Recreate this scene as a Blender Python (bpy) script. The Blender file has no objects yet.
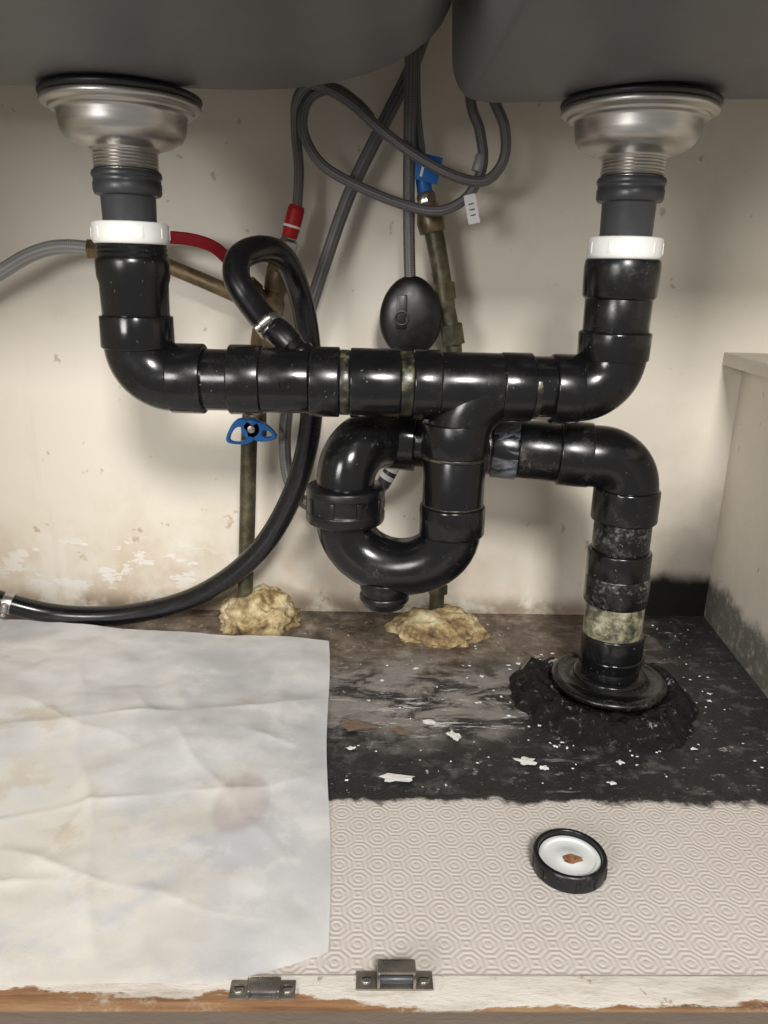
import bpy, bmesh, math, random
from mathutils import Matrix, Vector, noise
random.seed(4)
COL=bpy.context.scene.collection
MM=0.001
# ------------------------------------------------------------------ helpers
def link(o,parent=None):
    COL.objects.link(o)
    if parent: o.parent=parent
    return o
def group(name):
    e=bpy.data.objects.new(name,None); e.empty_display_size=.02
    return link(e)
def finish(name,bm,mat,parent=None,smooth=True,angle=35):
    me=bpy.data.meshes.new(name); bm.normal_update(); bm.to_mesh(me); bm.free()
    if smooth:
        for p in me.polygons: p.use_smooth=True
        me.set_sharp_from_angle(angle=math.radians(angle))
    for m in (mat if isinstance(mat,(list,tuple)) else [mat]): me.materials.append(m)
    return link(bpy.data.objects.new(name,me),parent)
def V(*a): return Vector(a)*MM
def frame(axis):
    a=Vector(axis).normalized(); h=Vector((0,0,1)) if abs(a.z)<.9 else Vector((1,0,0))
    x=a.cross(h).normalized(); return a,x,a.cross(x).normalized()
def chamfer(prof,c=.8):
    out=[]
    n=len(prof)
    for i,(t,r) in enumerate(prof):
        if 0<i<n-1:
            p=Vector((t,r)); a=Vector(prof[i-1])-p; b=Vector(prof[i+1])-p
            la,lb=a.length,b.length
            if la>1e-6 and lb>1e-6:
                ang=a.angle(b)
                if ang<math.radians(140):
                    ca=min(c,la*.45); cb=min(c,lb*.45)
                    out.append(tuple(p+a.normalized()*ca))
                    out.append(tuple(p+a.normalized()*ca*.3+b.normalized()*cb*.3))
                    out.append(tuple(p+b.normalized()*cb)); continue
        out.append((t,r))
    return out
def lathe(name,origin,axis,prof,mat,parent=None,seg=56,c=.8,caps=True,angle=50):
    """origin mm, profile [(t,r)] mm along axis"""
    a,x,y=frame(axis); o=Vector(origin); bm=bmesh.new(); rings=[]
    for t,r in chamfer(prof,c):
        if r<1e-4:
            rings.append([bm.verts.new((o+a*t)*MM)])
        else:
            rings.append([bm.verts.new((o+a*t+(x*math.cos(2*math.pi*k/seg)+y*math.sin(2*math.pi*k/seg))*r)*MM) for k in range(seg)])
    for A,B in zip(rings,rings[1:]):
        if len(A)==1 and len(B)==1: continue
        for k in range(seg):
            k2=(k+1)%seg
            if len(A)==1: bm.faces.new((A[0],B[k2],B[k]))
            elif len(B)==1: bm.faces.new((A[k],A[k2],B[0]))
            else: bm.faces.new((A[k],A[k2],B[k2],B[k]))
    if caps:
        if len(rings[0])>1: bm.faces.new(rings[0])
        if len(rings[-1])>1: bm.faces.new(rings[-1])
    bmesh.ops.recalc_face_normals(bm,faces=bm.faces)
    return finish(name,bm,mat,parent,angle=angle)
def catmull(pts,n):
    P=[Vector(p) for p in pts]; P=[P[0]*2-P[1]]+P+[P[-1]*2-P[-2]]; out=[]
    for i in range(1,len(P)-2):
        p0,p1,p2,p3=P[i-1:i+3]
        for k in range(n):
            t=k/n
            out.append(.5*((2*p1)+(p2-p0)*t+(2*p0-5*p1+4*p2-p3)*t*t+(3*p1-p0-3*p2+p3)*t**3))
    out.append(P[-2]); return out
def sweep(name,pts,r,mat,parent=None,seg=24,n=12,smoothpath=True,caps=True):
    C=catmull(pts,n) if smoothpath else [Vector(p) for p in pts]
    m=len(C)
    if isinstance(r,(list,tuple)):
        L=len(r)-1
        R=[r[min(int(i/(m-1)*L),L-1)]*(1-(i/(m-1)*L-min(int(i/(m-1)*L),L-1)))+r[min(int(i/(m-1)*L),L-1)+1]*(i/(m-1)*L-min(int(i/(m-1)*L),L-1)) for i in range(m)]
    else: R=[r]*m
    bm=bmesh.new(); uv=bm.loops.layers.uv.new('UVMap')
    T=[(C[min(i+1,m-1)]-C[max(i-1,0)]).normalized() for i in range(m)]
    _,x,_y=frame(T[0]); rings=[]; lens=[0]
    for i in range(m):
        if i:
            q=T[i-1].rotation_difference(T[i]); x=q@x; lens.append(lens[-1]+(C[i]-C[i-1]).length)
        x=(x-T[i]*x.dot(T[i])).normalized(); y=T[i].cross(x)
        rings.append([bm.verts.new((C[i]+(x*math.cos(2*math.pi*k/seg)+y*math.sin(2*math.pi*k/seg))*R[i])*MM) for k in range(seg)])
    for i in range(m-1):
        for k in range(seg):
            k2=(k+1)%seg
            f=bm.faces.new((rings[i][k],rings[i][k2],rings[i+1][k2],rings[i+1][k]))
            us=[(lens[i],k/seg),(lens[i],(k+1)/seg),(lens[i+1],(k+1)/seg),(lens[i+1],k/seg)]
            for l,u in zip(f.loops,us): l[uv].uv=u
    if caps:
        bm.faces.new(rings[0]); bm.faces.new(rings[-1])
    bmesh.ops.recalc_face_normals(bm,faces=bm.faces)
    return finish(name,bm,mat,parent,angle=60)
def arc(c,u,v,R,a0,a1,n=14):
    c=Vector(c);u=Vector(u);v=Vector(v)
    return [c+(u*math.cos(math.radians(a0+(a1-a0)*i/n))+v*math.sin(math.radians(a0+(a1-a0)*i/n)))*R for i in range(n+1)]
def box(name,lo,hi,mat,parent=None,bev=.0,rot=None,piv=None,segs=2):
    bm=bmesh.new(); bmesh.ops.create_cube(bm,size=1)
    lo=Vector(lo);hi=Vector(hi)
    for v in bm.verts:
        v.co=Vector(((lo[i]+hi[i])/2+v.co[i]*(hi[i]-lo[i]) for i in range(3)))
    if bev: bmesh.ops.bevel(bm,geom=list(bm.edges),offset=bev,segments=segs,affect='EDGES',profile=.5)
    if rot is not None:
        p=Vector(piv) if piv is not None else (lo+hi)/2
        for v in bm.verts: v.co=rot@(v.co-p)+p
    for v in bm.verts: v.co*=MM
    return finish(name,bm,mat,parent,smooth=bool(bev),angle=40)
# ------------------------------------------------------------------ shader DSL
class NT:
    def __init__(s,name):
        s.m=bpy.data.materials.new(name); s.m.use_nodes=True; s.t=s.m.node_tree; s.n=s.t.nodes; s.l=s.t.links
        s.b=s.n['Principled BSDF']; s.tc=s.n.new('ShaderNodeTexCoord'); s.o=s.tc.outputs['Object']
    def set(s,**k):
        for a,v in k.items():
            a=a.replace('_',' ')
            if isinstance(v,bpy.types.NodeSocket): s.l.new(v,s.b.inputs[a])
            else: s.b.inputs[a].default_value=v if not (isinstance(v,tuple) and len(v)==3) else (*v,1)
        return s
    def plug(s,i,v):
        if isinstance(v,bpy.types.NodeSocket): s.l.new(v,i)
        elif isinstance(v,tuple) and len(v)==3 and i.type=='RGBA': i.default_value=(*v,1)
        else: i.default_value=v
    def mapping(s,scale=(1,1,1),loc=(0,0,0),rot=(0,0,0),vec=None):
        n=s.n.new('ShaderNodeMapping'); s.l.new(vec or s.o,n.inputs[0]); n.inputs['Scale'].default_value=scale; n.inputs['Location'].default_value=loc; n.inputs['Rotation'].default_value=rot; return n.outputs[0]
    def noise(s,scale,detail=4,rough=.55,vec=None,dist=0):
        n=s.n.new('ShaderNodeTexNoise'); s.l.new(vec or s.o,n.inputs['Vector']); n.inputs['Scale'].default_value=scale; n.inputs['Detail'].default_value=detail; n.inputs['Roughness'].default_value=rough; n.inputs['Distortion'].default_value=dist; return n.outputs[0]
    def ramp(s,f,stops):
        n=s.n.new('ShaderNodeValToRGB'); s.plug(n.inputs[0],f); e=n.color_ramp.elements
        while len(e)<len(stops): e.new(.5)
        for k,(p,c) in enumerate(stops):
            e[k].position=p; e[k].color=(c,c,c,1) if not isinstance(c,tuple) else (*c,1)
        return n.outputs[0]
    def mix(s,f,a,b,mode='MIX'):
        n=s.n.new('ShaderNodeMix'); n.data_type='RGBA'; n.blend_type=mode; s.plug(n.inputs[0],f); s.plug(n.inputs[6],a); s.plug(n.inputs[7],b); return n.outputs[2]
    def math(s,op,a,b=0.,c=0.,clamp=False):
        n=s.n.new('ShaderNodeMath'); n.operation=op; n.use_clamp=clamp; s.plug(n.inputs[0],a); s.plug(n.inputs[1],b); s.plug(n.inputs[2],c); return n.outputs[0]
    def xyz(s,vec=None):
        n=s.n.new('ShaderNodeSeparateXYZ'); s.l.new(vec or s.o,n.inputs[0]); return n.outputs
    def rng(s,v,a,b,c=0.,d=1.):
        n=s.n.new('ShaderNodeMapRange'); n.interpolation_type='SMOOTHSTEP'; s.plug(n.inputs[0],v)
        for i,q in enumerate((a,b,c,d)): n.inputs[i+1].default_value=q
        return n.outputs[0]
    def bump(s,h,strength=.3,dist=.001):
        n=s.n.new('ShaderNodeBump'); s.plug(n.inputs['Height'],h); n.inputs['Strength'].default_value=strength; n.inputs['Distance'].default_value=dist; s.l.new(n.outputs[0],s.b.inputs['Normal']); return n
    def blob(s,cx,cy,rx,ry,ax='xz',soft=.5,warp=0.):
        X=s.xyz(); i=0; j=2 if ax=='xz' else 1
        a=s.math('DIVIDE',s.math('SUBTRACT',X[i],cx),rx); b=s.math('DIVIDE',s.math('SUBTRACT',X[j],cy),ry)
        d=s.math('SQRT',s.math('ADD',s.math('MULTIPLY',a,a),s.math('MULTIPLY',b,b)))
        if warp: d=s.math('ADD',d,s.math('MULTIPLY',s.math('SUBTRACT',s.noise(22,5),.5),warp))
        return s.rng(d,1-soft,1+soft*.4,1.,0.)
def simple(name,col,rough=.5,metal=0.,var=.15,scale=60,bump=.1,coat=0.,spec=.5):
    m=NT(name); n=m.noise(scale,5)
    m.set(Base_Color=m.mix(n,tuple(c*(1-var) for c in col),tuple(min(1,c*(1+var)) for c in col)),Roughness=m.rng(n,.2,.8,max(rough-.08,0),rough+.08),Metallic=metal,Coat_Weight=coat,Specular_IOR_Level=spec)
    if bump: m.bump(n,bump,.0005)
    return m.m
def abs_mat(name,dirt,base=(.005,.005,.0055),dustcol=(.35,.33,.30),rough=.17):
    m=NT(name)
    big=m.noise(26,6,.65); fine=m.noise(300,5,.6); scr=m.noise(60,6,.7,vec=m.mapping((1,1,5)))
    dust=m.math('MULTIPLY',m.rng(big,.56-dirt*.10,.84-dirt*.18),m.rng(fine,.42,.70))
    spk=m.rng(m.noise(380,2,.5),.72-dirt*.07,.77)
    scuff=m.rng(scr,.68-dirt*.04,.75-dirt*.03)
    k=m.math('MAXIMUM',m.math('MULTIPLY',dust,.16+dirt*.6),m.math('MAXIMUM',m.math('MULTIPLY',spk,.25+dirt*.4),m.math('MULTIPLY',scuff,.05+dirt*.5)),clamp=True)
    m.set(Base_Color=m.mix(k,base,dustcol),Roughness=m.math('ADD',m.rng(big,.3,.8,rough-.04,rough+.20),m.math('MULTIPLY',k,.5)),Specular_IOR_Level=.45)
    m.bump(m.math('ADD',m.math('MULTIPLY',fine,.3),k),.12,.0005)
    return m.m
M_abs=abs_mat('black_abs_plastic',.08)
M_absl=abs_mat('lightly_dusty_abs',.34)
M_absd=abs_mat('dusty_black_abs',.62,dustcol=(.42,.40,.37))
m=NT('paint_smeared_abs'); n=m.noise(22,6,.65,vec=m.mapping((1,1,2.2)),dist=.5); k=m.rng(n,.50,.66); m.set(Base_Color=m.mix(k,(.006,.006,.007),(.18,.19,.21)),Roughness=m.rng(n,.4,.7,.16,.42)); M_absw=m.m
M_nut=abs_mat('black_nut_plastic',.1,rough=.28)
M_tail=simple('charcoal_polypropylene',(.040,.042,.047),.38,var=.15,scale=90)
M_white=simple('white_nylon',(.66,.66,.63),.38,var=.08)
m=NT('glue_residue'); n=m.noise(75,5,.75); m.set(Base_Color=m.ramp(n,[(.42,(.008,.008,.007)),(.54,(.028,.026,.016)),(.61,(.11,.10,.055)),(.70,(.02,.02,.015))]),Roughness=.3); m.bump(n,.4,.001); M_glue=m.m
m=NT('cloudy_primer_pipe'); n=m.noise(48,7,.75); m.set(Base_Color=m.ramp(n,[(.36,(.02,.02,.018)),(.45,(.10,.097,.065)),(.54,(.27,.255,.16)),(.64,(.46,.45,.40)),(.72,(.06,.06,.05))]),Roughness=.3); m.bump(n,.4,.001); M_primer=m.m
m=NT('brushed_steel'); n=m.noise(30,4,.6,vec=m.mapping((1,1,14))); m.set(Base_Color=m.mix(n,(.42,.405,.38),(.58,.56,.53)),Metallic=1.,Roughness=m.rng(n,.3,.7,.30,.42)); m.bump(n,.06,.0004); M_steel=m.m
M_rubber=simple('black_rubber',(.007,.007,.007),.38,scale=120)
m=NT('aged_brass'); n=m.noise(70,6,.65); m.set(Base_Color=m.ramp(n,[(.3,(.045,.045,.03)),(.45,(.13,.095,.05)),(.6,(.22,.145,.075)),(.72,(.11,.13,.09))]),Metallic=.55,Roughness=m.rng(n,.3,.7,.35,.6)); m.bump(n,.3,.0008); M_brass=m.m
m=NT('tarnished_copper_green'); n=m.noise(55,6,.7); m.set(Base_Color=m.ramp(n,[(.3,(.025,.024,.014)),(.48,(.055,.052,.030)),(.6,(.11,.09,.05)),(.72,(.13,.16,.11))]),Metallic=.35,Roughness=.45); m.bump(n,.3,.0008); M_copper=m.m
M_red=simple('red_plastic',(.36,.008,.010),.45,var=.2,spec=.3)
M_lever=simple('crimson_vinyl_grip',(.20,.004,.010),.6,var=.25,spec=.12)
M_blue=simple('blue_plastic',(.012,.13,.42),.4,var=.2,spec=.35)
M_hose=simple('black_rubber_hose',(.006,.006,.007),.24,var=.3,scale=50)
def braid(name,c0,c1,metal=.3,rough=.4,pitch=3.2):
    m=NT(name); uv=m.tc.outputs['UV']; X=m.xyz(uv)
    ph=2*math.pi
    a=m.math('SINE',m.math('ADD',m.math('MULTIPLY',X[0],ph/pitch),m.math('MULTIPLY',X[1],ph*5)))
    b=m.math('SINE',m.math('SUBTRACT',m.math('MULTIPLY',X[0],ph/pitch),m.math('MULTIPLY',X[1],ph*5)))
    h=m.math('ADD',m.math('MULTIPLY',m.math('MULTIPLY',a,b),.5),.5)
    m.set(Base_Color=m.mix(h,c0,c1),Metallic=metal,Roughness=rough); m.bump(h,.5,.0008); return m.m
M_braid=braid('grey_braided_sleeve',(.055,.053,.052),(.20,.195,.19),metal=.15)
M_braid2=braid('grey_braided_nylon',(.18,.18,.18),(.38,.375,.36),metal=.05,pitch=3.6)
M_tag=simple('white_paper_tag',(.78,.78,.76),.6,var=.04)
m=NT('grey_granite_composite'); n=m.noise(14,5,.6); f=m.noise(300,2)
m.set(Base_Color=m.mix(m.math('ADD',m.math('MULTIPLY',n,.7),m.math('MULTIPLY',f,.3)),(.080,.077,.080),(.145,.140,.145)),Roughness=.45); m.bump(m.math('ADD',f,n),.15,.0006); M_sink=m.m
# painted back wall with stains
m=NT('cream_painted_wall'); X=m.xyz(); big=m.noise(4,5,.6); med=m.noise(13,6,.65); fin=m.noise(90,4)
c=m.mix(big,(.655,.60,.505),(.735,.69,.60))
c=m.mix(m.math('MULTIPLY',m.rng(med,.50,.75),.28),c,(.52,.45,.35))
low=m.math('MULTIPLY',m.rng(X[2],.17,.0),m.rng(med,.36,.62)); low=m.math('MULTIPLY',low,m.rng(X[0],.1,-.2,.45,1.)); c=m.mix(m.math('MULTIPLY',low,.5),c,(.46,.31,.17))
drip=m.math('MULTIPLY',m.rng(m.noise(1,4,.6,vec=m.mapping((30,1,2.2))),.56,.74),m.rng(X[2],.42,.05)); c=m.mix(m.math('MULTIPLY',drip,.34),c,(.45,.33,.2))
pe=m.rng(m.noise(24,5,.6,vec=m.mapping((1,1,2.4))),.56,.58); pe=m.math('MULTIPLY',pe,m.blob(-.29,.055,.15,.035,soft=.3)); c=m.mix(m.math('MULTIPLY',pe,.7),c,(.78,.76,.72))
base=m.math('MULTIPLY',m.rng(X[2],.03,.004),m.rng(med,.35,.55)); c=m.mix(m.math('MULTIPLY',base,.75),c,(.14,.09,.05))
spk=m.rng(m.noise(55,3,.5),.69,.75); c=m.mix(m.math('MULTIPLY',spk,.5),c,(.30,.17,.07))
c=m.mix(m.math('MULTIPLY',m.blob(.39,.06,.10,.10,soft=.9,warp=.55),.75),c,(.08,.068,.06))
st=m.math('MULTIPLY',m.rng(m.math('ADD',X[2],m.math('MULTIPLY',m.noise(40,5),.02)),.072,.052),m.rng(m.math('ADD',X[0],m.math('MULTIPLY',m.noise(18,4),.02)),.322,.340))
c=m.mix(m.math('MULTIPLY',st,.99),c,(.006,.0055,.005))
m.set(Base_Color=c,Roughness=.42,Specular_IOR_Level=m.math('SUBTRACT',.35,m.math('MULTIPLY',st,.25))); m.bump(m.math('ADD',m.math('MULTIPLY',med,1.),m.math('MULTIPLY',fin,.15)),.25,.002); M_wall=m.m
m=NT('cream_side_panel'); X=m.xyz(); med=m.noise(16,6,.65); c=m.mix(med,(.60,.545,.46),(.71,.66,.57))
mold=m.math('MULTIPLY',m.rng(m.math('ADD',X[2],m.math('MULTIPLY',med,.05)),.088,.068),m.rng(m.noise(70,6,.75),.22,.52)); c=m.mix(m.math('MULTIPLY',mold,.9),c,(.10,.097,.09))
sp=m.rng(m.noise(60,3,.5),.69,.75); c=m.mix(m.math('MULTIPLY',sp,.5),c,(.25,.18,.1))
m.set(Base_Color=c,Roughness=.5); m.bump(m.noise(40,6,.6),.4,.002); M_side=m.m
M_ledge=simple('cream_ledge_board',(.66,.61,.52),.5,var=.12,scale=20)
M_dim=simple('cabinet_board',(.50,.46,.38),.6)
# dirty floor
m=NT('stained_cabinet_floor'); X=m.xyz(); a=m.noise(9,7,.65); b=m.noise(38,8,.75); g=m.noise(160,4,.6); s=m.noise(17,7,.7,vec=m.mapping((1.,1.9,1),rot=(0,0,.5)),dist=.6)
dark=m.mix(a,(.005,.005,.006),(.026,.025,.025)); dark=m.mix(m.math('MULTIPLY',m.rng(b,.50,.66),.7),dark,(.10,.097,.095))
brown=m.ramp(b,[(.32,(.03,.02,.013)),(.45,(.09,.065,.045)),(.56,(.18,.14,.105)),(.68,(.36,.32,.27))])
back=m.math('MULTIPLY',m.rng(m.math('ADD',X[1],m.math('MULTIPLY',a,.10)),.725,.80),m.rng(m.math('SUBTRACT',X[0],m.math('MULTIPLY',a,.2)),.26,.10))
c=m.mix(back,dark,brown)
mid=m.math('MULTIPLY',m.blob(.03,.66,.17,.09,ax='xy',soft=.5,warp=.9),m.rng(s,.42,.55)); c=m.mix(m.math('MULTIPLY',mid,.85),c,m.mix(b,(.13,.115,.10),(.42,.39,.36)))
wh=m.math('MULTIPLY',m.rng(m.noise(30,8,.8,vec=m.mapping((1.2,2.2,1))),.60,.63),.8); c=m.mix(wh,c,(.44,.42,.39))
sl=m.math('MULTIPLY',m.rng(m.noise(24,8,.8,vec=m.mapping((.5,3.2,1),rot=(0,0,.2))),.55,.60),m.blob(.07,.625,.13,.055,ax='xy',soft=.6)); c=m.mix(m.math('MULTIPLY',sl,.9),c,(.58,.57,.55))
str_=m.math('MULTIPLY',m.rng(m.noise(22,8,.8,vec=m.mapping((.6,3.5,1),rot=(0,0,.25))),.59,.66),.5); c=m.mix(str_,c,(.34,.33,.32))
sp=m.rng(g,.665,.70); c=m.mix(m.math('MULTIPLY',sp,.85),c,(.48,.46,.43))
m.set(Base_Color=c,Roughness=m.rng(a,.3,.7,.28,.55)); m.bump(m.math('ADD',b,m.math('MULTIPLY',wh,.5)),.7,.003); M_floor=m.m
# shelf liner, embossed concentric rings on a diagonal lattice
m=NT('embossed_shelf_liner'); X=m.xyz()
def rings(m,X,ox,oy,px,py):
    fx=m.math('SUBTRACT',m.math('FRACT',m.math('ADD',m.math('DIVIDE',X[0],px),ox)),.5)
    fy=m.math('SUBTRACT',m.math('FRACT',m.math('ADD',m.math('DIVIDE',X[1],py),oy)),.5)
    ax=m.math('MULTIPLY',m.math('ABSOLUTE',fx),px); ay=m.math('MULTIPLY',m.math('ABSOLUTE',fy),py)
    return m.math('MAXIMUM',m.math('MAXIMUM',ax,ay),m.math('MULTIPLY',m.math('ADD',ax,ay),.72))
r1=rings(m,X,0,0,.026,.026); r2=rings(m,X,.5,.5,.026,.026)
d=m.math('MINIMUM',r1,r2); h=m.math('SINE',m.math('MULTIPLY',d,2*math.pi/.0034))
n=m.noise(6,6,.6); n2=m.noise(50,5,.6)
c=m.mix(n,(.49,.445,.40),(.59,.545,.50)); c=m.mix(m.math('MULTIPLY',m.rng(n2,.55,.75),.25),c,(.42,.37,.32))
edge=m.rng(m.math('ADD',X[1],m.math('MULTIPLY',m.noise(26,6,.7),.035)),.510,.517); c=m.mix(edge,c,(.02,.019,.018))
m.set(Base_Color=c,Roughness=.36); m.bump(h,.26,.0009); M_liner=m.m
# waxed paper: translucent sheet, greyer where it lifts, creamier where damp
m=NT('thin_waxed_paper'); X=m.xyz(); n=m.noise(5,6,.6); n2=m.noise(20,6,.65); n3=m.noise(60,5,.6)
c=m.mix(m.rng(n,.38,.62),(.56,.56,.57),(.72,.715,.70))
c=m.mix(m.math('MULTIPLY',m.rng(n2,.50,.60),.4),c,(.78,.765,.73))
fr=m.rng(X[1],.70,.50)
st=m.math('MULTIPLY',m.math('MULTIPLY',m.rng(m.noise(8,6,.6,dist=.4),.46,.56),fr),m.rng(X[0],-.05,-.13)); c=m.mix(m.math('MULTIPLY',st,.6),c,(.77,.73,.62))
sp=m.math('MULTIPLY',m.rng(m.noise(16,7,.7),.54,.64),m.math('MULTIPLY',m.blob(-.20,.47,.16,.09,ax='xy',soft=.7,warp=.8),.55)); c=m.mix(sp,c,(.60,.50,.36))
sp=m.math('MULTIPLY',m.rng(m.noise(24,6,.7),.52,.64),m.math('MULTIPLY',m.blob(-.28,.61,.07,.06,ax='xy',soft=.7,warp=.8),.55)); c=m.mix(sp,c,(.62,.53,.38))
c=m.mix(m.math('MULTIPLY',m.blob(-.088,.488,.022,.036,ax='xy',soft=.22,warp=.6),.42),c,(.45,.36,.35))
m.set(Base_Color=c,Roughness=.34,Specular_IOR_Level=.5); m.bump(m.math('ADD',n2,m.math('MULTIPLY',n3,.5)),.28,.002)
tr=m.n.new('ShaderNodeBsdfTranslucent'); m.l.new(c,tr.inputs[0]); mx=m.n.new('ShaderNodeMixShader'); mx.inputs[0].default_value=.15
out=m.n['Material Output']; m.l.new(m.b.outputs[0],mx.inputs[1]); m.l.new(tr.outputs[0],mx.inputs[2]); m.l.new(mx.outputs[0],out.inputs[0]); M_paper=m.m
m=NT('expanding_foam'); n=m.noise(60,6,.7); b=m.noise(28,4)
m.set(Base_Color=m.ramp(m.math('MULTIPLY',m.math('ADD',n,b),.5),[(.38,(.07,.04,.018)),(.47,(.26,.18,.08)),(.54,(.50,.40,.21)),(.63,(.66,.61,.46))]),Roughness=.75); m.bump(m.math('ADD',n,b),1.,.005); M_foam=m.m
m=NT('tar_putty'); n=m.noise(45,8,.8); g=m.noise(170,5,.7)
m.set(Base_Color=m.mix(m.rng(n,.59,.65),m.mix(m.rng(g,.58,.66),(.003,.003,.003),(.07,.067,.063)),(.38,.35,.32)),Roughness=.5,Specular_IOR_Level=.3); m.bump(m.math('ADD',n,m.math('MULTIPLY',g,.6)),1.,.004); M_tar=m.m
m=NT('worn_painted_wood'); X=m.xyz(); n=m.noise(35,6,.7,vec=m.mapping((.5,1.5,1))); g=m.noise(8,6,.6,vec=m.mapping((1,18,18)))
wood=m.ramp(g,[(.3,(.08,.04,.02)),(.5,(.25,.13,.06)),(.7,(.36,.22,.12))])
wood=m.mix(m.rng(m.noise(18,7,.75),.52,.66),wood,(.50,.45,.38))
white=m.mix(m.rng(n,.45,.75),(.66,.62,.56),(.42,.37,.30))
white=m.mix(m.math('MULTIPLY',m.rng(m.noise(60,6,.7),.60,.66),.7),white,(.30,.18,.09))
lim=m.math('ADD',X[1],m.math('MULTIPLY',m.math('SUBTRACT',n,.5),.03)); lim=m.math('ADD',lim,m.math('MULTIPLY',m.math('SUBTRACT',m.noise(5,3),.5),.03))
wearx=m.math('MULTIPLY',m.rng(X[0],-.03,.10),.009); lim=m.math('ADD',lim,wearx)
c=m.mix(m.rng(lim,.3295,.327),white,wood)
c=m.mix(m.rng(X[1],.3195,.3175),c,(.14,.11,.085))
m.set(Base_Color=c,Roughness=.6); m.bump(n,.6,.002); M_rail=m.m
M_chip=simple('white_paint_flake',(.66,.65,.62),.6,var=.1)
M_crumb=simple('brown_debris',(.16,.11,.07),.7,var=.4,scale=30)
M_flake=simple('brown_peeled_veneer',(.16,.11,.08),.6,var=.3)
M_zinc=simple('tarnished_zinc',(.34,.31,.27),.3,metal=.85,var=.35,scale=120)
M_capw=simple('white_rubber_seal',(.62,.64,.63),.42,var=.08)
m=NT('rust'); n=m.noise(160,5); m.set(Base_Color=m.mix(m.rng(n,.4,.6),(.05,.018,.01),(.30,.14,.07)),Roughness=.7); M_rust=m.m
# ------------------------------------------------------------------ room shell
box('floor',(-520,316,-18),(620,850,0),M_floor)
box('wall_back',(-520,845,-18),(620,857,720),M_wall)
box('wall_left',(-532,300,-18),(-520,857,720),M_dim)
box('wall_right',(620,300,-18),(632,857,720),M_wall)
box('ceiling',(-532,345,690),(632,857,702),M_dim)
box('trim_1',(-520,300,-60),(620,343,3.0),M_rail,bev=2.5,segs=3)
R=Matrix.Rotation(math.radians(-5.2),3,'Z')
box('wall_side_panel',(411,345,0),(440,846,300),M_side,rot=R,piv=(411,845,0))
box('trim_2',(388,340,299),(480,846,313),M_ledge,bev=1.5,rot=R,piv=(388,846,300))
# ------------------------------------------------------------------ sinks
def basin(name,x0,x1,y0,y1,z0,rl,rr,rf,rb,rz,pc,drain,dip,tilt=0,xr=0):
    bm=bmesh.new(); rings=[]; NC=12
    def ring(xa,xb,ya,yb,r,z,blend=0):
        r=max(2,min(r,(xb-xa)/2-1,(yb-ya)/2-1)); P=[]
        for cx,cy,a0 in ((xb-r,yb-r,0),(xa+r,yb-r,90),(xa+r,ya+r,180),(xb-r,ya+r,270)):
            for k in range(NC+1):
                a=math.radians(a0+90*k/NC); px=cx+r*math.cos(a); P.append(Vector((px,cy+r*math.sin(a),z+(px-xr)*tilt)))
        return P
    rings.append(ring(x0-6,x1+6,y0-6,y1+6,pc+6,670))
    for a in [i*9 for i in range(11)][::-1]:
        s=1-math.sin(math.radians(a)); z=z0+rz*(1-math.cos(math.radians(a)))
        rings.append(ring(x0+rl*s,x1-rr*s,y0+rf*s,y1-rb*s,pc-min(rl,rb)*s*.6,z))
    last=rings[-1]; D=Vector((drain[0],drain[1],z0+(drain[0]-xr)*tilt))
    for t,dz in ((.2,-.05),(.4,-.3),(.55,-.7),(.68,-1.),(.9,-1.)):
        rings.append([p.lerp(D,t)+Vector((0,0,dz*dip)) for p in last])
    Vv=[[bm.verts.new(p*MM) for p in r] for r in rings]
    for A,B in zip(Vv,Vv[1:]):
        n=len(A)
        for k in range(n): bm.faces.new((A[k],A[(k+1)%n],B[(k+1)%n],B[k]))
    bm.faces.new(Vv[-1]); bmesh.ops.remove_doubles(bm,verts=bm.verts,dist=1e-6)
    bmesh.ops.recalc_face_normals(bm,faces=bm.faces)
    return finish(name,bm,M_sink,angle=60)
basin('sink_basin',-505,54,380,682,516,40,110,40,24,52,76,(-183,631-25),9)
basin('sink_basin.001',60,560,380,688,514.5,18,40,40,22,34,34,(199,631-25),6,tilt=.04,xr=100)
def strainer(name,x,y,zt,zn):
    g=group(name); h=zt-zn
    lathe('rubber_gasket',(x,y,zt+5.5),(0,0,-1),[(0,40),(0,55),(1.5,57.8),(4,57.8),(5.7,56),(5.7,40)],M_rubber,g,c=1)
    lathe('flange_and_cup',(x,y,zt),(0,0,-1),[(0,40),(0,56.5),(3,57.2),(4.5,56.5),(6,51.5),(8,51),(8.6,46.8),(10.5,46.2),(h*.50,45.6),(h*.64,44.6),(h*.76,42.0),(h*.86,37),(h*.94,30),(h*.97,25.5),(h+1,24.5),(h+1,20)],M_steel,g,c=.9,seg=80,angle=40)
    prof=[(0,20)]
    for i in range(6): prof+= [(1+i*2.3,24.0),(2.1+i*2.3,22.6)]
    prof+=[(15,23),(15,10)]
    lathe('threaded_neck',(x,y,zn),(0,0,-1),prof,M_steel,g,c=.3,angle=30)
    return g
strainer('sink_strainer',-183,631,500,467)
strainer('sink_strainer.001',199,631,505.5,472)
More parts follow.
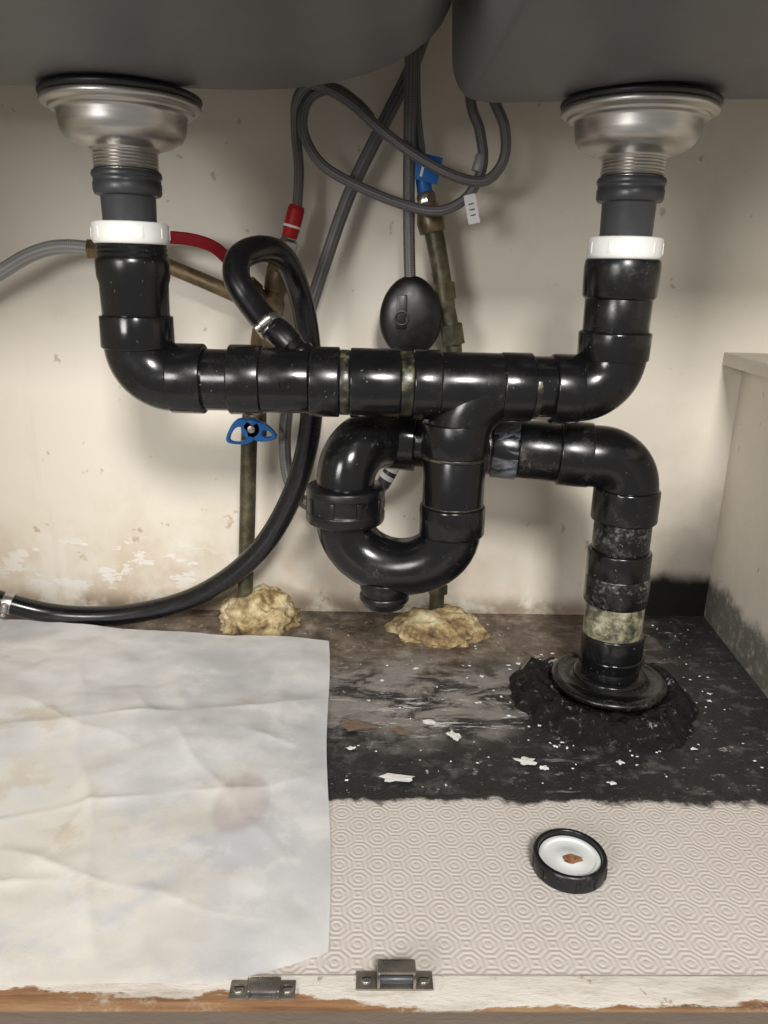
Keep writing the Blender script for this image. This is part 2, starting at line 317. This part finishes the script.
# ------------------------------------------------------------------ drain pipework
G=group('drain_pipework')
def tail(x,y,zt,zn0,zn1):
    lathe('tailpiece',(x,y,zt),(0,0,-1),[(0,18),(0,25),(2,25.7),(4.5,25.7),(5,24.8),(8,24.6),(9,25.3),(15,25.0),(17,24),(17.5,20.3),(zt-zn0+6,19.6),(zt-zn0+6,15)],M_tail,G,c=.6)
    bm_p=[(0,20),(0,27.5),(1.5,28.7),(zn0-zn1-3,28.7),(zn0-zn1,27.5),(zn0-zn1,20)]
    lathe('white_slip_nut',(x,y,zn0),(0,0,-1),bm_p,M_white,G,c=1.2)
    for k in range(10):
        a=2*math.pi*k/10+.25
        p=Vector((x+28.6*math.cos(a),y+28.6*math.sin(a),0))
        box('nut_rib',(p.x-.6,p.y-1,zn1+4),(p.x+.6,p.y+1,zn0-4),M_white,G,bev=.3,rot=Matrix.Rotation(a,3,'Z'))
tail(-183,631,453,417,401); tail(199,631,458,415.5,399)
def threads(x,y,z0,z1,r):
    pr=[(0,r-6)]; n=4; L=z0-z1
    for i in range(n): pr+=[(L*i/n+.2,r-1.2),(L*(i+.5)/n,r)]
    pr+=[(L,r-1.2),(L,r-6)]
    lathe('pipe_thread',(x,y,z0),(0,0,-1),pr,M_abs,G,c=.2,angle=30)
x,y=-183,631
threads(x,y,403,389,27)
lathe('riser_adaptor',(x,y,391),(0,0,-1),[(0,20),(0,27.6),(4,28),(14,27.6),(19,26.2),(44,25.8),(44,20)],M_abs,G)
lathe('riser_hub',(x,y,348),(0,0,-1),[(0,24),(0,28.2),(24,28.6),(25.5,27),(25.5,20)],M_abs,G)
def elbow(name,c,u,v,R_,a0,a1,r,mat=M_abs,par=None):
    return sweep(name,arc(c,u,v,R_,a0,a1),r,mat,par or G,seg=48,smoothpath=False)
elbow('elbow_bend',(x+27,y,326.5),(-1,0,0),(0,0,-1),27,0,90,26.6)
Z=299.5
def seg(name,x0,x1,r,mat=M_abs,z=Z,y=631,c=1.):
    return lathe(name,(x0,y,z),(1,0,0),[(0,r-6),(0,r-.4),(1.5,r),(x1-x0-1.5,r),(x1-x0,r-.4),(x1-x0,r-6)],mat,G,c=c)
seg('elbow_hub',-158,-131,28)
seg('cross_pipe',-133,180,24.6,z=Z-.6)
seg('coupling_hub',-111,-85,28)
seg('coupling_body',-86,-46,26.2)
seg('coupling_hub',-46,-22,28.2,z=Z-.4)
seg('glue_band',-22,-13.5,26.3,M_glue,z=Z-.5)
seg('coupling_hub',-13.5,27,28.0,z=Z-.6)
seg('glue_band',27,37.5,26.3,M_glue,z=Z-.6)
seg('tee_hub',37.5,60,28.2,z=Z-1)
seg('tee_body',59,110,27.4,z=Z-1.6)
sweep('tee_sweep',[(113,631,297),(104,631,296.5),(93,631,290),(82,631,277),(76,631,258)],[26.8,27,27.4,27.2,26.5],M_abs,G,seg=48)
seg('tee_hub',109,134,28.3,z=Z-1.8)
seg('glue_smear',134,140,25.0,M_glue,z=Z-2)
seg('elbow_hub',151,173,28.3,z=Z-2.2)
for k in range(3):
    for X0 in (-66,6,122,-100):
        box('moulded_mark',(X0-4+k*4,602.8,Z-1-3),(X0-2+k*4,603.8,Z-1+3),M_abs,G)
x=199
elbow('elbow_bend',(x-27,y,325),(1,0,0),(0,0,-1),27,0,90,26.8)
lathe('elbow_hub',(x,y,322),(0,0,1),[(0,20),(0,28.3),(21,28.8),(22.5,27.5),(22.5,20)],M_abs,G)
lathe('riser_pipe',(x,y,340),(0,0,1),[(0,20),(0,26),(32,26.2),(32,20)],M_abs,G)
lathe('riser_adaptor',(x,y,369),(0,0,1),[(0,20),(0,26.6),(3,28.8),(24,29.3),(30,28.6),(30,20)],M_abs,G)
threads(x,y,402,397,27)
lathe('hose_nipple',(-52,634,318),(-.62,.25,.74),[(0,8),(0,12),(6,12),(7,9),(22,9),(22,6)],M_abs,G)
bx,by=75,631
lathe('branch_hub',(bx,by,268),(0,0,-1),[(0,20),(0,28.4),(26,28.9),(28,27.5),(28,20)],M_abs,G)
lathe('glue_band',(bx,by,241),(0,0,-1),[(0,20),(0,28.0),(3.0,28.0),(3.0,20)],M_glue,G)
lathe('branch_pipe',(bx,by,240),(0,0,-1),[(0,20),(0,26.2),(40,26.0),(46,25.6),(46,20)],M_abs,G)
# ------------------------------------------------------------------ P-trap
T=group('p_trap')
lathe('inlet_hub',(bx,by,197),(0,0,-1),[(0,20),(0,27.6),(2,28),(24,28.4),(26,27),(26,20)],M_abs,T)
lathe('glue_band',(bx,by,199),(0,0,-1),[(0,20),(0,26.4),(2,26.4),(2,20)],M_glue,T)
pu=[]
for i in range(25):
    a=math.pi*i/24; cx=29+46*math.cos(a); pu.append((cx,631+(75-cx)/92*21,174-38*math.sin(a)))
pu=[(75,631,180)]+pu+[(-17,652,184)]
sweep('u_bend',pu,25.5,M_abs,T,seg=48,smoothpath=False)
lathe('cleanout_boss',(19,642,124),(0,0,-1),[(0,10),(0,22),(9,22),(12,21),(14,21),(14,10)],M_abs,T)
lathe('cleanout_plug',(19,642,111),(0,0,-1),[(0,10),(0,21.5),(2,22.3),(6,22.3),(7.5,19.5),(11,19),(12.5,17.5),(12.5,0)],M_nut,T)
lathe('slip_nut',(-17,651,208),(0,0,-1),[(0,22),(0,31),(1.5,34),(8,34.6),(9,33.8),(22,33.8),(23,34.8),(30,34.6),(33,33),(33,22)],M_nut,T,c=1)
for k in range(9):
    a=2*math.pi*k/9+.2; px,py=-17+33.9*math.cos(a),651+33.9*math.sin(a)
    box('nut_rib',(px-1,py-2.4,186),(px+1,py+2.4,199),M_nut,T,bev=.7,rot=Matrix.Rotation(a,3,'Z'))
sweep('outlet_elbow',[(-17,651,200),(-17,652,215),(-13,656,229),(-3,666,240),(12,680,243),(28,688,242)],[25,25.5,26,26.5,26.5,26],M_abs,T,seg=48)
A0=Vector((20,689,242)); A1=Vector((206,662,235)); ax=(A1-A0).normalized()
def aseg(name,X0,X1,r,mat=M_abs):
    o=A0+ax*((X0-A0.x)/ax.x)
    return lathe(name,o,ax,[(0,r-6),(0,r-.4),(1.5,r),(X1-X0-1.5,r),(X1-X0,r-.4),(X1-X0,r-6)],mat,T,c=1)
aseg('outlet_pipe',18,204,24)
aseg('outlet_hub',20,46,28)
aseg('glue_band',106,113,25,M_glue)
aseg('paint_smeared_adaptor',113,136,27.4,M_absw)
aseg('outlet_coupling',136,172,26.2,M_absl)
aseg('elbow_hub',171,199,28.8,M_absl)
D=group('drain_downpipe')
sweep('elbow_bend',[Vector((190,663.5,235.2)),Vector((198,662,235))]+arc((205,661,206),(0,0,1),(1,0,0),29,0,90),27.4,M_abs,D,seg=48,smoothpath=False)
dx,dy=234,660
def dseg(name,z0,z1,r,mat=M_absd,dx=dx): return lathe(name,(dx,dy,z0),(0,0,-1),[(0,r-8),(0,r-.6),(2,r),(z0-z1-2,r),(z0-z1,r-.6),(z0-z1,r-8)],mat,D,c=1)
dseg('elbow_hub',207,177,29.2,M_absl); dseg('riser',178,147,25.6,M_absd); dseg('upper_coupling',149,124,28.6,M_absl); dseg('coupling_collar',126,98,29.3,M_absd,dx=235)
dseg('stained_primer_section',99,64,27,M_primer,235.5); dseg('lower_coupling',67,33,28.8,M_absl,237)
dseg('stub',34,2,27,M_absl,238); dseg('stub_lip',45,41,29.6,M_absl,238)
F=group('floor_flange')
lathe('flange_ring',(238,660,12),(0,0,1),[(0,28),(0,52),(2,54.5),(5,55),(7.5,53),(8.5,48),(6.5,45),(6,37),(10,34),(10.5,28)],M_absl,F,c=1.2,seg=72)
lathe('inner_collar',(238,660,8),(0,0,1),[(0,26),(0,36),(16,34),(18,31),(18,26)],M_absl,F)
# tar putty mound around the flange
bm=bmesh.new(); N=160; K=44; rows=[]
for j in range(K+1):
    q=j/K; row=[]
    for i in range(N):
        a=2*math.pi*i/N
        outer=(84+12*noise.noise(Vector((math.cos(a)*1.6,math.sin(a)*1.6,3)))+6*noise.noise(Vector((math.cos(a)*5,math.sin(a)*5,9))))
        rx=30+(outer*1.06-30)*q; ry=30+(outer*.93-30)*q
        px,py=230+math.cos(a)*rx,650+math.sin(a)*ry
        if q<.42: h=6+6*q/.42
        else: h=12+5*math.sin(math.pi*(q-.42)/.58)-12*max(0,(q-.62)/.38)**2
        if q<1: h=max(.2,h*(1+.55*noise.noise(Vector((px/15,py/15,1))))+(2.2*noise.noise(Vector((px/6,py/6,5)))+1.2*noise.noise(Vector((px/2.6,py/2.6,2))))*(1 if q>.3 else .3))
        else: h=-.5
        row.append(bm.verts.new(V(px,py,h)))
    rows.append(row)
for A,B in zip(rows,rows[1:]):
    for k in range(N): bm.faces.new((A[k],B[k],B[(k+1)%N],A[(k+1)%N]))
bmesh.ops.recalc_face_normals(bm,faces=bm.faces)
finish('sealing_putty_mound',bm,M_tar,angle=80)
# ------------------------------------------------------------------ dishwasher drain hose
H=group('drain_hose')
hp=[(-61,638,327),(-70,642,335),(-83,652,344),(-98,661,360),(-109,668,378),(-108,682,395),(-92,706,403),(-77,735,396),(-65,757,366),(-57,762,322),(-54,764,265),(-60,766,214),(-77,770,160),(-107,774,107),(-150,782,64),(-203,792,32),(-272,800,12.5),(-340,800,12),(-397,792,30),(-470,785,62),(-518,780,82)]
sweep('hose',hp,11.2,M_hose,H,seg=28,n=14)
def clamp(par,c,axis,r):
    a,xx,yy=frame(axis); c=Vector(c)
    lathe('clamp_band',c-a*5,a,[(0,r-1),(0,r+.9),(10,r+.9),(10,r-1)],M_steel,par,c=.3)
    q=Vector((0,-1,0)); q=(q-a*q.dot(a)).normalized(); o=c+q*(r+3)
    side=a.cross(q)
    lathe('clamp_screw',o-side*9,side,[(0,0),(0,3.6),(3,3.6),(3,2.8),(15,2.8),(15,0)],M_steel,par,seg=18,c=.3)
    lathe('clamp_housing',o-side*4,side,[(0,0),(0,4.3),(9,4.3),(9,0)],M_steel,par,seg=8,c=.4)
clamp(H,(-79,649,341),(-.62,.4,.7),11.2); clamp(H,(-392,793,28),(-.95,-.1,.3),11.2)
# ------------------------------------------------------------------ supply hoses / valves
Gh=group('inlet_hose_with_tap')
sweep('grey_hose',[(-518,800,300),(-430,800,336),(-392,800,360),(-362,800,378),(-331,800,395),(-302,800,403),(-266,800,402),(-236,800,399)],7,M_braid2,Gh)
lathe('brass_nut',(-274,800,402),(1,0,-.05),[(0,4),(0,10),(12,10),(13,8),(24,8),(24,4)],M_brass,Gh,seg=6,c=.6)
lathe('tap_body',(-254,800,401),(1,0,-.12),[(0,6),(0,11),(8,13),(22,13),(30,11),(48,8),(48,4)],M_brass,Gh,c=1)
lathe('tap_stem',(-236,800,398),(0,-.3,1),[(0,0),(0,6),(12,6),(15,4),(15,0)],M_brass,Gh,seg=24)
bm=bmesh.new()
lever=catmull([(-240,795,413),(-215,792,414),(-190,791,414),(-168,790,412),(-150,790,406),(-137,790,395),(-130,790,386)],6)
prev=None
for i,p in enumerate(lever):
    w=5.8 if i<len(lever)-4 else 5.8-(i-len(lever)+4)*.7
    t=(lever[min(i+1,len(lever)-1)]-lever[max(i-1,0)]).normalized(); up=Vector((0,-1,0)).cross(t); up=-up if up.z<0 else up
    q=[bm.verts.new((p+up*(w if s2>0 else -w)+Vector((0,d2*2,0)))*MM) for s2,d2 in ((1,-1),(1,1),(-1,1),(-1,-1))]
    if prev:
        for k in range(4): bm.faces.new((prev[k],prev[(k+1)%4],q[(k+1)%4],q[k]))
    else: bm.faces.new(q)
    prev=q
bm.faces.new(prev); bmesh.ops.recalc_face_normals(bm,faces=bm.faces)
lv=finish('red_lever',bm,M_lever,Gh); b=lv.modifiers.new('b','BEVEL'); b.width=.001; b.segments=2; b.limit_method='ANGLE'
sweep('branch_tube',[(-212,800,393),(-196,800,387),(-165,800,375),(-133,799,362),(-112,798,352)],7.4,M_brass,Gh)
Hot=group('hot_water_valve')
sweep('riser_pipe',[(-136,802,0),(-131,801,60),(-127,800,130),(-122,800,226),(-115,800,280),(-106,800,312)],8.6,M_copper,Hot)
def along(name,p,q,prof,mat,par,seg=40,c=.6):
    p=Vector(p);q=Vector(q); L=(q-p).length
    return lathe(name,p,q-p,[(t*L,r) for t,r in prof],mat,par,seg=seg,c=c)
along('valve_body',(-108,799,305),(-96,798,358),[(0,5),(0,11),(.2,13),(.5,13.5),(.8,11),(1,9),(1,4)],M_brass,Hot)
along('compression_nut',(-99,798,345),(-92,798,368),[(0,5),(0,14.5),(.55,14.5),(.7,12),(1,11),(1,4)],M_brass,Hot,seg=6)
along('isolator_body',(-93,798,366),(-85,797,396),[(0,5),(0,11),(.35,12.5),(.6,12.5),(1,9.5),(1,4)],M_brass,Hot)
along('hex_nut',(-88,797,384),(-83,797,401),[(0,5),(0,14),(.8,14),(1,12),(1,4)],M_brass,Hot,seg=6)
along('side_port',(-98,798,352),(-118,782,372),[(0,5),(0,8),(.6,8),(.62,10),(1,10),(1,0)],M_brass,Hot,seg=24)
along('ferrule_nut',(-82,797,401),(-78,797,417),[(0,4),(0,10.5),(.75,10.5),(.9,8),(1,8),(1,4)],M_steel,Hot,seg=6)
along('red_label',(-78,797,417),(-70,797,446),[(0,4),(0,7.6),(.2,7.6),(.25,8.2),(.9,8.2),(.92,7.4),(1,7.4),(1,3)],M_red,Hot)
along('label_print',(-75.6,797,426),(-75.0,797,428.4),[(0,4),(0,8.5),(1,8.5),(1,4)],M_tag,Hot)
def ringplate(name,pts,hole,mat,par,y0,y1):
    bm=bmesh.new(); n=len(pts)
    L=[[bm.verts.new(V(p[0],yy,p[1])) for p in P] for P,yy in ((pts,y0),(hole,y0),(pts,y1),(hole,y1))]
    for k in range(n):
        j=(k+1)%n
        bm.faces.new((L[0][k],L[0][j],L[1][j],L[1][k])); bm.faces.new((L[2][k],L[2][j],L[3][j],L[3][k]))
        bm.faces.new((L[0][k],L[0][j],L[2][j],L[2][k])); bm.faces.new((L[1][k],L[1][j],L[3][j],L[3][k]))
    bmesh.ops.recalc_face_normals(bm,faces=bm.faces)
    o=finish(name,bm,mat,par); b=o.modifiers.new('b','BEVEL'); b.width=.0012; b.segments=2; b.limit_method='ANGLE'; return o
def superloop(cx,cz,rx,rz,rot,n=28,skew=0):
    P=[]
    for k in range(n):
        a=2*math.pi*k/n; u=rx*math.cos(a); w=rz*math.sin(a)*(1-skew*math.cos(a))
        P.append((cx+u*math.cos(rot)-w*math.sin(rot),cz+u*math.sin(rot)+w*math.cos(rot)))
    return P
B=group('isolation_valve_handle')
hx,hz=-116,232
lathe('handle_hub',(hx,796,hz),(0,-1,0),[(0,0),(0,9),(14,9),(16,11),(22,11),(24,9),(24,0)],M_blue,B,c=1)
lathe('handle_screw',(hx,772,hz),(0,-1,0),[(0,0),(0,4.5),(2,4),(2,0)],M_zinc,B,seg=24)
ringplate('left_wing',superloop(hx-12,hz-5,16,12.5,.55,skew=-.45),superloop(hx-14,hz-7,9,7,.55,skew=-.4),M_blue,B,772,778)
ringplate('right_wing',superloop(hx+12,hz-4,14,9.5,-.3,skew=.4),superloop(hx+16,hz-5,5,3.2,-.3,skew=.3),M_blue,B,772,778)
lathe('valve_stem_body',(hx,800,hz-12),(0,0,1),[(0,8),(0,12),(24,12),(24,8)],M_brass,B,seg=24)
Cold=group('cold_water_valve')
sweep('riser_pipe',[(84,802,0),(83,802,36),(84,802,84),(87,802,180),(90,802,260),(89,801,308),(83,801,340),(77,800,362)],8.4,M_copper,Cold)
sweep('upper_pipe',[(80,801,350),(77,800,362),(71,800,392),(65,800,418),(58,800,442)],[8.6,9.4,9.0,9.4,9.0],M_copper,Cold)
along('hex_nut',(88,801,318),(84,801,338),[(0,5),(0,12.5),(1,12.5),(1,4)],M_copper,Cold,seg=6)
along('hex_nut',(78,801,362),(75,801,378),[(0,5),(0,11.5),(1,11.5),(1,4)],M_copper,Cold,seg=6)
along('valve_collar',(62,800,425),(55,800,452),[(0,5),(0,12.5),(.4,13.5),(.7,11),(1,10),(1,4)],M_brass,Cold,seg=8)
along('ferrule_nut',(56,800,449),(53,800,462),[(0,4),(0,10),(.8,10),(1,8),(1,4)],M_zinc,Cold,seg=6)
along('blue_label',(53,800,460),(49,800,484),[(0,4),(0,7.4),(1,7.4),(1,3)],M_blue,Cold)
box('blue_flag',(38,789,470),(66,790.4,494),M_blue,Cold,bev=.5,rot=Matrix.Rotation(math.radians(12),3,'Y'))
box('blue_flag_print',(48,788.2,474),(50.5,788.9,489),M_tag,Cold,rot=Matrix.Rotation(math.radians(12),3,'Y'))
lathe('lower_fitting',(83.5,802,44),(0,0,1),[(0,8),(0,12),(10,12),(13,10),(20,10),(20,8)],M_copper,Cold,seg=6)
# hoses
Th=group('tap_supply_hose')
sweep('hose',[(-70,797,444),(-68,797,478),(-70,790,510),(-67,775,534),(-55,768,545),(-38,768,541),(-17,768,530),(10,768,509),(45,768,487),(80,768,472),(107,768,470),(122,768,488),(121,768,515),(108,770,542),(98,774,580),(94,780,640)],4.8,M_braid,Th,seg=18)
Th2=group('tap_supply_hose')
sweep('hose',[(50,800,482),(47,800,500),(43,800,524),(40,798,560),(38,796,640)],4.8,M_braid,Th2,seg=18)
sweep('looped_section',[(0,786,522),(-14,782,534),(-35,778,544),(-56,777,536),(-63,777,515),(-56,777,494),(-40,777,477),(-9,777,462),(28,777,449),(64,777,443),(91,777,456),(104,777,483),(100,777,512),(89,778,545),(84,782,640)],4.8,M_braid,Th2,seg=18)
Sh=group('spray_hose')
sweep('drop_hose',[(34,786,640),(35,788,574),(36,790,498),(38,792,430),(41,793,376)],5.8,M_braid,Sh,seg=18)
sweep('diagonal_hose',[(60,812,640),(40,812,578),(13,812,525),(-19,812,462),(-43,810,397),(-62,806,339),(-73,803,299),(-85,800,226),(-81,799,172),(-60,799,145),(-22,799,144),(11,799,160),(31,798,192),(40,797,240),(43,794,312)],6.6,M_braid,Sh,seg=18)
along('hose_end_fitting',(18,798,168),(33,798,196),[(0,4),(0,7.5),(1,7.5),(1,4)],M_tail,Sh)
along('fitting_stripe',(22,798,176),(25,798,181),[(0,4),(0,7.8),(1,7.8),(1,4)],M_tag,Sh)
along('fitting_stripe',(27,798,185),(29.5,798,190),[(0,4),(0,7.8),(1,7.8),(1,4)],M_tag,Sh)
# hose weight (clam-shell)
W=group('hose_weight')
bm=bmesh.new(); bmesh.ops.create_uvsphere(bm,u_segments=64,v_segments=40,radius=1)
for v in bm.verts:
    p=v.co.copy(); s=1 if p.y>0 else -1
    yy=s*(abs(p.y)**.7); zf=1.0-.06*p.z
    v.co=V(42.5+31*p.x*zf, 793+15*yy, 345+39.5*p.z)
finish('clamshell_body',bm,M_rubber,W)
lathe('recess_rim',(33,777.5,344),(0,-1,0),[(0,0),(0,7.5),(1.6,7.5),(1.6,5.6),(.8,5.4),(.8,0)],M_rubber,W,seg=32,c=.3)
box('moulded_slot',(28,776.6,334),(38,779,366),M_rubber,W,bev=1.)
# tags
Tg=group('paper_tag')
box('tag_sheet',(90,770,432),(101,770.6,458),M_tag,Tg,rot=Matrix.Rotation(math.radians(-14),3,'Y'))
for k in range(3): box('tag_print',(93,769.6,439+k*5),(98,769.9,440+k*5),M_tail,Tg,rot=Matrix.Rotation(math.radians(-14),3,'Y'),piv=(95.5,770,445))
lathe('tag_wrap',(99,777,478),(.25,0,1),[(0,3),(0,5.4),(15,5.4),(15,3)],M_braid2,Tg,seg=20)
# ------------------------------------------------------------------ foam
def foam(name,c,rad,seed):
    bm=bmesh.new(); bmesh.ops.create_icosphere(bm,subdivisions=5,radius=1)
    for v in bm.verts:
        p=v.co.copy(); d=1+.28*noise.noise(p*1.7+Vector((seed,0,0)))+.16*noise.noise(p*4.5+Vector((0,seed,0)))+.07*noise.noise(p*11)
        z=max(p.z,-.12)
        v.co=V(c[0]+rad[0]*p.x*d,c[1]+rad[1]*p.y*d,max(-.5,rad[2]*z*d+2))
    return finish(name,bm,M_foam,angle=80)
foam('expanding_foam',(-120,805,0),(47,33,40),3.1); foam('expanding_foam.001',(84,790,0),(50,36,25),7.7)
# ------------------------------------------------------------------ liner
bm=bmesh.new(); nx=60; front=[];backr=[]
for i in range(nx+1):
    x=-515+ (905)*i/nx; backr.append((x,505+4*noise.noise(Vector((x/40,1,0)))+2*noise.noise(Vector((x/9,4,0))))); front.append((x,343.3))
f=[bm.verts.new(V(a,b,1.5)) for a,b in front]; g=[bm.verts.new(V(a,b,1.3)) for a,b in backr]
f0=[bm.verts.new(V(a,b,.1)) for a,b in front]; g0=[bm.verts.new(V(a,b,.1)) for a,b in backr]
for i in range(nx):
    bm.faces.new((f[i],f[i+1],g[i+1],g[i])); bm.faces.new((f0[i],f0[i+1],f[i+1],f[i])); bm.faces.new((g[i],g[i+1],g0[i+1],g0[i]))
finish('shelf_liner',bm,M_liner,smooth=False)
# ------------------------------------------------------------------ wax paper sheet
creases=[((-300,760),(-150,345),2.6,8),((-470,560),(-30,640),2.2,8),((-460,430),(-40,520),2.2,8),((-60,740),(-110,350),2.2,7),((-400,760),(-380,350),2.,9),((-220,660),(-40,420),1.8,6),((-350,520),(-200,350),2.2,6),
 ((-260,440),(-60,380),1.8,5),((-330,640),(-180,560),1.8,5),((-180,520),(-240,380),1.6,5),((-120,600),(-50,560),1.4,5),((-300,400),(-160,410),1.5,5)]
bm=bmesh.new(); NX,NY=220,220; gr=[]
for j in range(NY+1):
    t=j/NY; row=[]
    for i in range(NX+1):
        s=i/NX
        xr=-17-20*t+1.5*math.sin(t*9); xl=-500
        x=xl+(xr-xl)*s
        yb=757+ (1-s)*48+3*math.sin(s*7); yf=333+1.5*math.sin(s*11)
        if s>.82: yf+=((s-.82)/.18)**2*26
        y=yf+(yb-yf)*t
        h=4.2+4.2*noise.noise(Vector((x/100,y/90,0)))+1.9*noise.noise(Vector((x/40,y/36,4)))+.5*noise.noise(Vector((x/16,y/16,8)))
        for (ax_,ay_),(bx_,by_),amp,w in creases:
            L=math.hypot(bx_-ax_,by_-ay_); ux,uy=(bx_-ax_)/L,(by_-ay_)/L
            al=(x-ax_)*ux+(y-ay_)*uy; d=abs((x-ax_)*uy-(y-ay_)*ux+9*noise.noise(Vector((al/60,amp*9,w))))
            if -10<al<L+10: h+=amp*math.exp(-d/w)*min(1,max(0,(al+10)/40),max(0,(L+10-al)/40))*(.6+.8*noise.noise(Vector((al/50,w,amp))))
        ed=min(1,(1-s)/.06); h=h*(.6+.4*ed)
        if t>.93: h+=(t-.93)/.07*4*(.5+.5*noise.noise(Vector((x/60,0,0))))
        row.append(bm.verts.new(V(x,y,max(4.0 if y<350 else 2.3,h))))
    gr.append(row)
for j in range(NY):
    for i in range(NX): bm.faces.new((gr[j][i],gr[j][i+1],gr[j+1][i+1],gr[j+1][i]))
finish('wax_paper_sheet',bm,M_paper,angle=80)
# ------------------------------------------------------------------ plastic cap lying on liner
Cp=group('pipe_cap')
cx,cy=142,427
lathe('threaded_ring',(cx,cy,1.6),(0,0,1),[(0,0),(0,24),(1.5,24.7),(11,24.7),(13,23.6),(13,21.4),(10,21),(8,20.8),(8,0)],M_nut,Cp,c=.8,seg=72)
for k in range(12):
    a=2*math.pi*k/12; px,py=cx+24.6*math.cos(a),cy+24.6*math.sin(a)
    box('grip_rib',(px-.6,py-1.6,3.5),(px+.6,py+1.6,11),M_nut,Cp,bev=.3,rot=Matrix.Rotation(a,3,'Z'))
lathe('white_seal_disc',(cx,cy,9),(0,0,1),[(0,0),(0,20.6),(2.0,20.4),(2.0,17.6),(.9,16.6),(.9,9),(1.5,8),(1.5,0)],M_capw,Cp,c=.4)
bm=bmesh.new(); c0=bm.verts.new(V(cx+1,cy-2,10.9)); rr=[bm.verts.new(V(cx+1+math.cos(2*math.pi*k/24)*(6.6+.9*math.sin(k*.9)+.5*math.sin(k*2.3)),cy-2+math.sin(2*math.pi*k/24)*(4.4+.6*math.cos(k*1.1)),10.7)) for k in range(24)]
for k in range(24): bm.faces.new((c0,rr[k],rr[(k+1)%24]))
finish('rust_spot',bm,M_rust,Cp)
# ------------------------------------------------------------------ catches on the front rail
def catch(name,x,y,sc=1,hh=1.):
    g=group(name); H_=sc*hh
    box('base_plate',(x-25*sc,y-6,3),(x+23*sc,y+6,4.4),M_zinc,g,bev=.5)
    box('catch_back',(x-12*sc,y+3,4),(x+12*sc,y+5.5,4+11*H_),M_zinc,g,bev=1)
    box('catch_left_cheek',(x-12*sc,y-7,4),(x-10*sc,y+4,4+9.5*H_),M_zinc,g,bev=.6)
    box('catch_right_cheek',(x+10*sc,y-7,4),(x+12*sc,y+4,4+9.5*H_),M_zinc,g,bev=.6)
    box('catch_top_lip',(x-12*sc,y-4,4+9*H_),(x+12*sc,y+5,4+11*H_),M_zinc,g,bev=.7)
    lathe('roller',(x-10*sc,y-3,4+5.*H_),(1,0,0),[(0,0),(0,2.4*hh),(20*sc,2.4*hh),(20*sc,0)],M_tail,g,seg=20,c=.3)
    for sx in (-18.5,17.5):
        lathe('screw_head',(x+sx*sc,y,4.3),(0,0,1),[(0,0),(0,3.4),(1.2,2.8),(1.6,0)],M_zinc,g,seg=20,c=.2)
        box('screw_slot',(x+sx*sc-2.6,y-.4,5.5),(x+sx*sc+2.6,y+.4,6.0),M_rubber,g)
catch('cabinet_catch',22,337,.9,1.); catch('cabinet_catch.001',-51,331,.75,.45)
# ------------------------------------------------------------------ flakes on the floor
def flakes(name,spec,mat,z=.6):
    bm=bmesh.new()
    for n_,(x,y,r,rt) in enumerate(spec):
        k=16; c0=bm.verts.new(V(x,y,z+.8)); L=[]
        for i in range(k):
            a=2*math.pi*i/k; q=r*(1+.7*noise.noise(Vector((math.cos(a)*1.9+n_*7,math.sin(a)*1.9,n_*3.3))))*(1+.28*random.uniform(-1,1))
            L.append(bm.verts.new(V(x+q*math.cos(a)*rt,y+q*math.sin(a),z+random.uniform(0,.8))))
        for i in range(k): bm.faces.new((c0,L[i],L[(i+1)%k]))
    return finish(name,bm,mat,smooth=False)
sp=[(62,607,3.5,1.9),(80,585,6.5,.9),(28,524,6,2.1),(137,549,6,1.2),(150,540,3,1.2),(110,640,2,1.5),(200,520,2,2),(120,690,2,1),(20,680,2,1),(55,705,2,1.3),(215,548,3,1),(-8,565,2.5,1.5)]
for _ in range(90):
    sp.append((random.uniform(-20,380),random.uniform(515,830),random.uniform(.4,1.1),random.uniform(.7,1.7)))
for _ in range(60):
    a=random.uniform(0,6.28); q=random.uniform(.8,1.2); sp.append((230+95*q*math.cos(a),650+82*q*math.sin(a),random.uniform(.5,1.8),random.uniform(.7,1.7)))
flakes('paint_flakes',sp,M_chip)
cr=[(random.gauss(40,110),random.uniform(740,838),random.uniform(.8,2.6),random.uniform(.6,1.8)) for _ in range(190)]
flakes('wood_debris',[c for c in cr if -30<c[0]<300],M_crumb,z=1.2)
flakes('peeled_veneer_flakes',[(2,598,6,3.2),(34,590,6,1.7),(-10,604,4,2)],M_flake,z=1.2)
# ------------------------------------------------------------------ lights
def area(name,loc,tgt,size,e,col):
    l=bpy.data.lights.new(name,'AREA'); l.size=size; l.energy=e; l.color=col
    o=bpy.data.objects.new(name,l); o.location=loc; o.rotation_euler=(Vector(tgt)-Vector(loc)).to_track_quat('-Z','Y').to_euler(); link(o)
area('kitchen_ceiling_lamp',(.15,-.75,1.05),(0,.7,.25),.27,28,(1,.97,.93))
area('front_left_light',(-.9,-.9,.65),(0,.7,.3),.45,15,(1,.985,.965))  # second area lamp, front left, aimed into the cabinet
w=bpy.data.worlds.new('world'); bpy.context.scene.world=w; w.use_nodes=True
bg=w.node_tree.nodes['Background']; bg.inputs[0].default_value=(1,.97,.94,1); bg.inputs[1].default_value=.36
# ------------------------------------------------------------------ camera
cam=bpy.data.cameras.new('camera'); co=bpy.data.objects.new('camera',cam); link(co)
co.matrix_world=Matrix.Translation((0,0,.38))@Matrix.Rotation(math.radians(-1.5),4,'Z')@Matrix.Rotation(math.radians(73.2),4,'X')@Matrix.Rotation(math.radians(1.4),4,'Z')
cam.sensor_fit='HORIZONTAL'; cam.sensor_width=36; cam.lens=36.09; cam.clip_start=.01
bpy.context.scene.camera=co
bpy.context.scene.view_settings.view_transform='Standard'
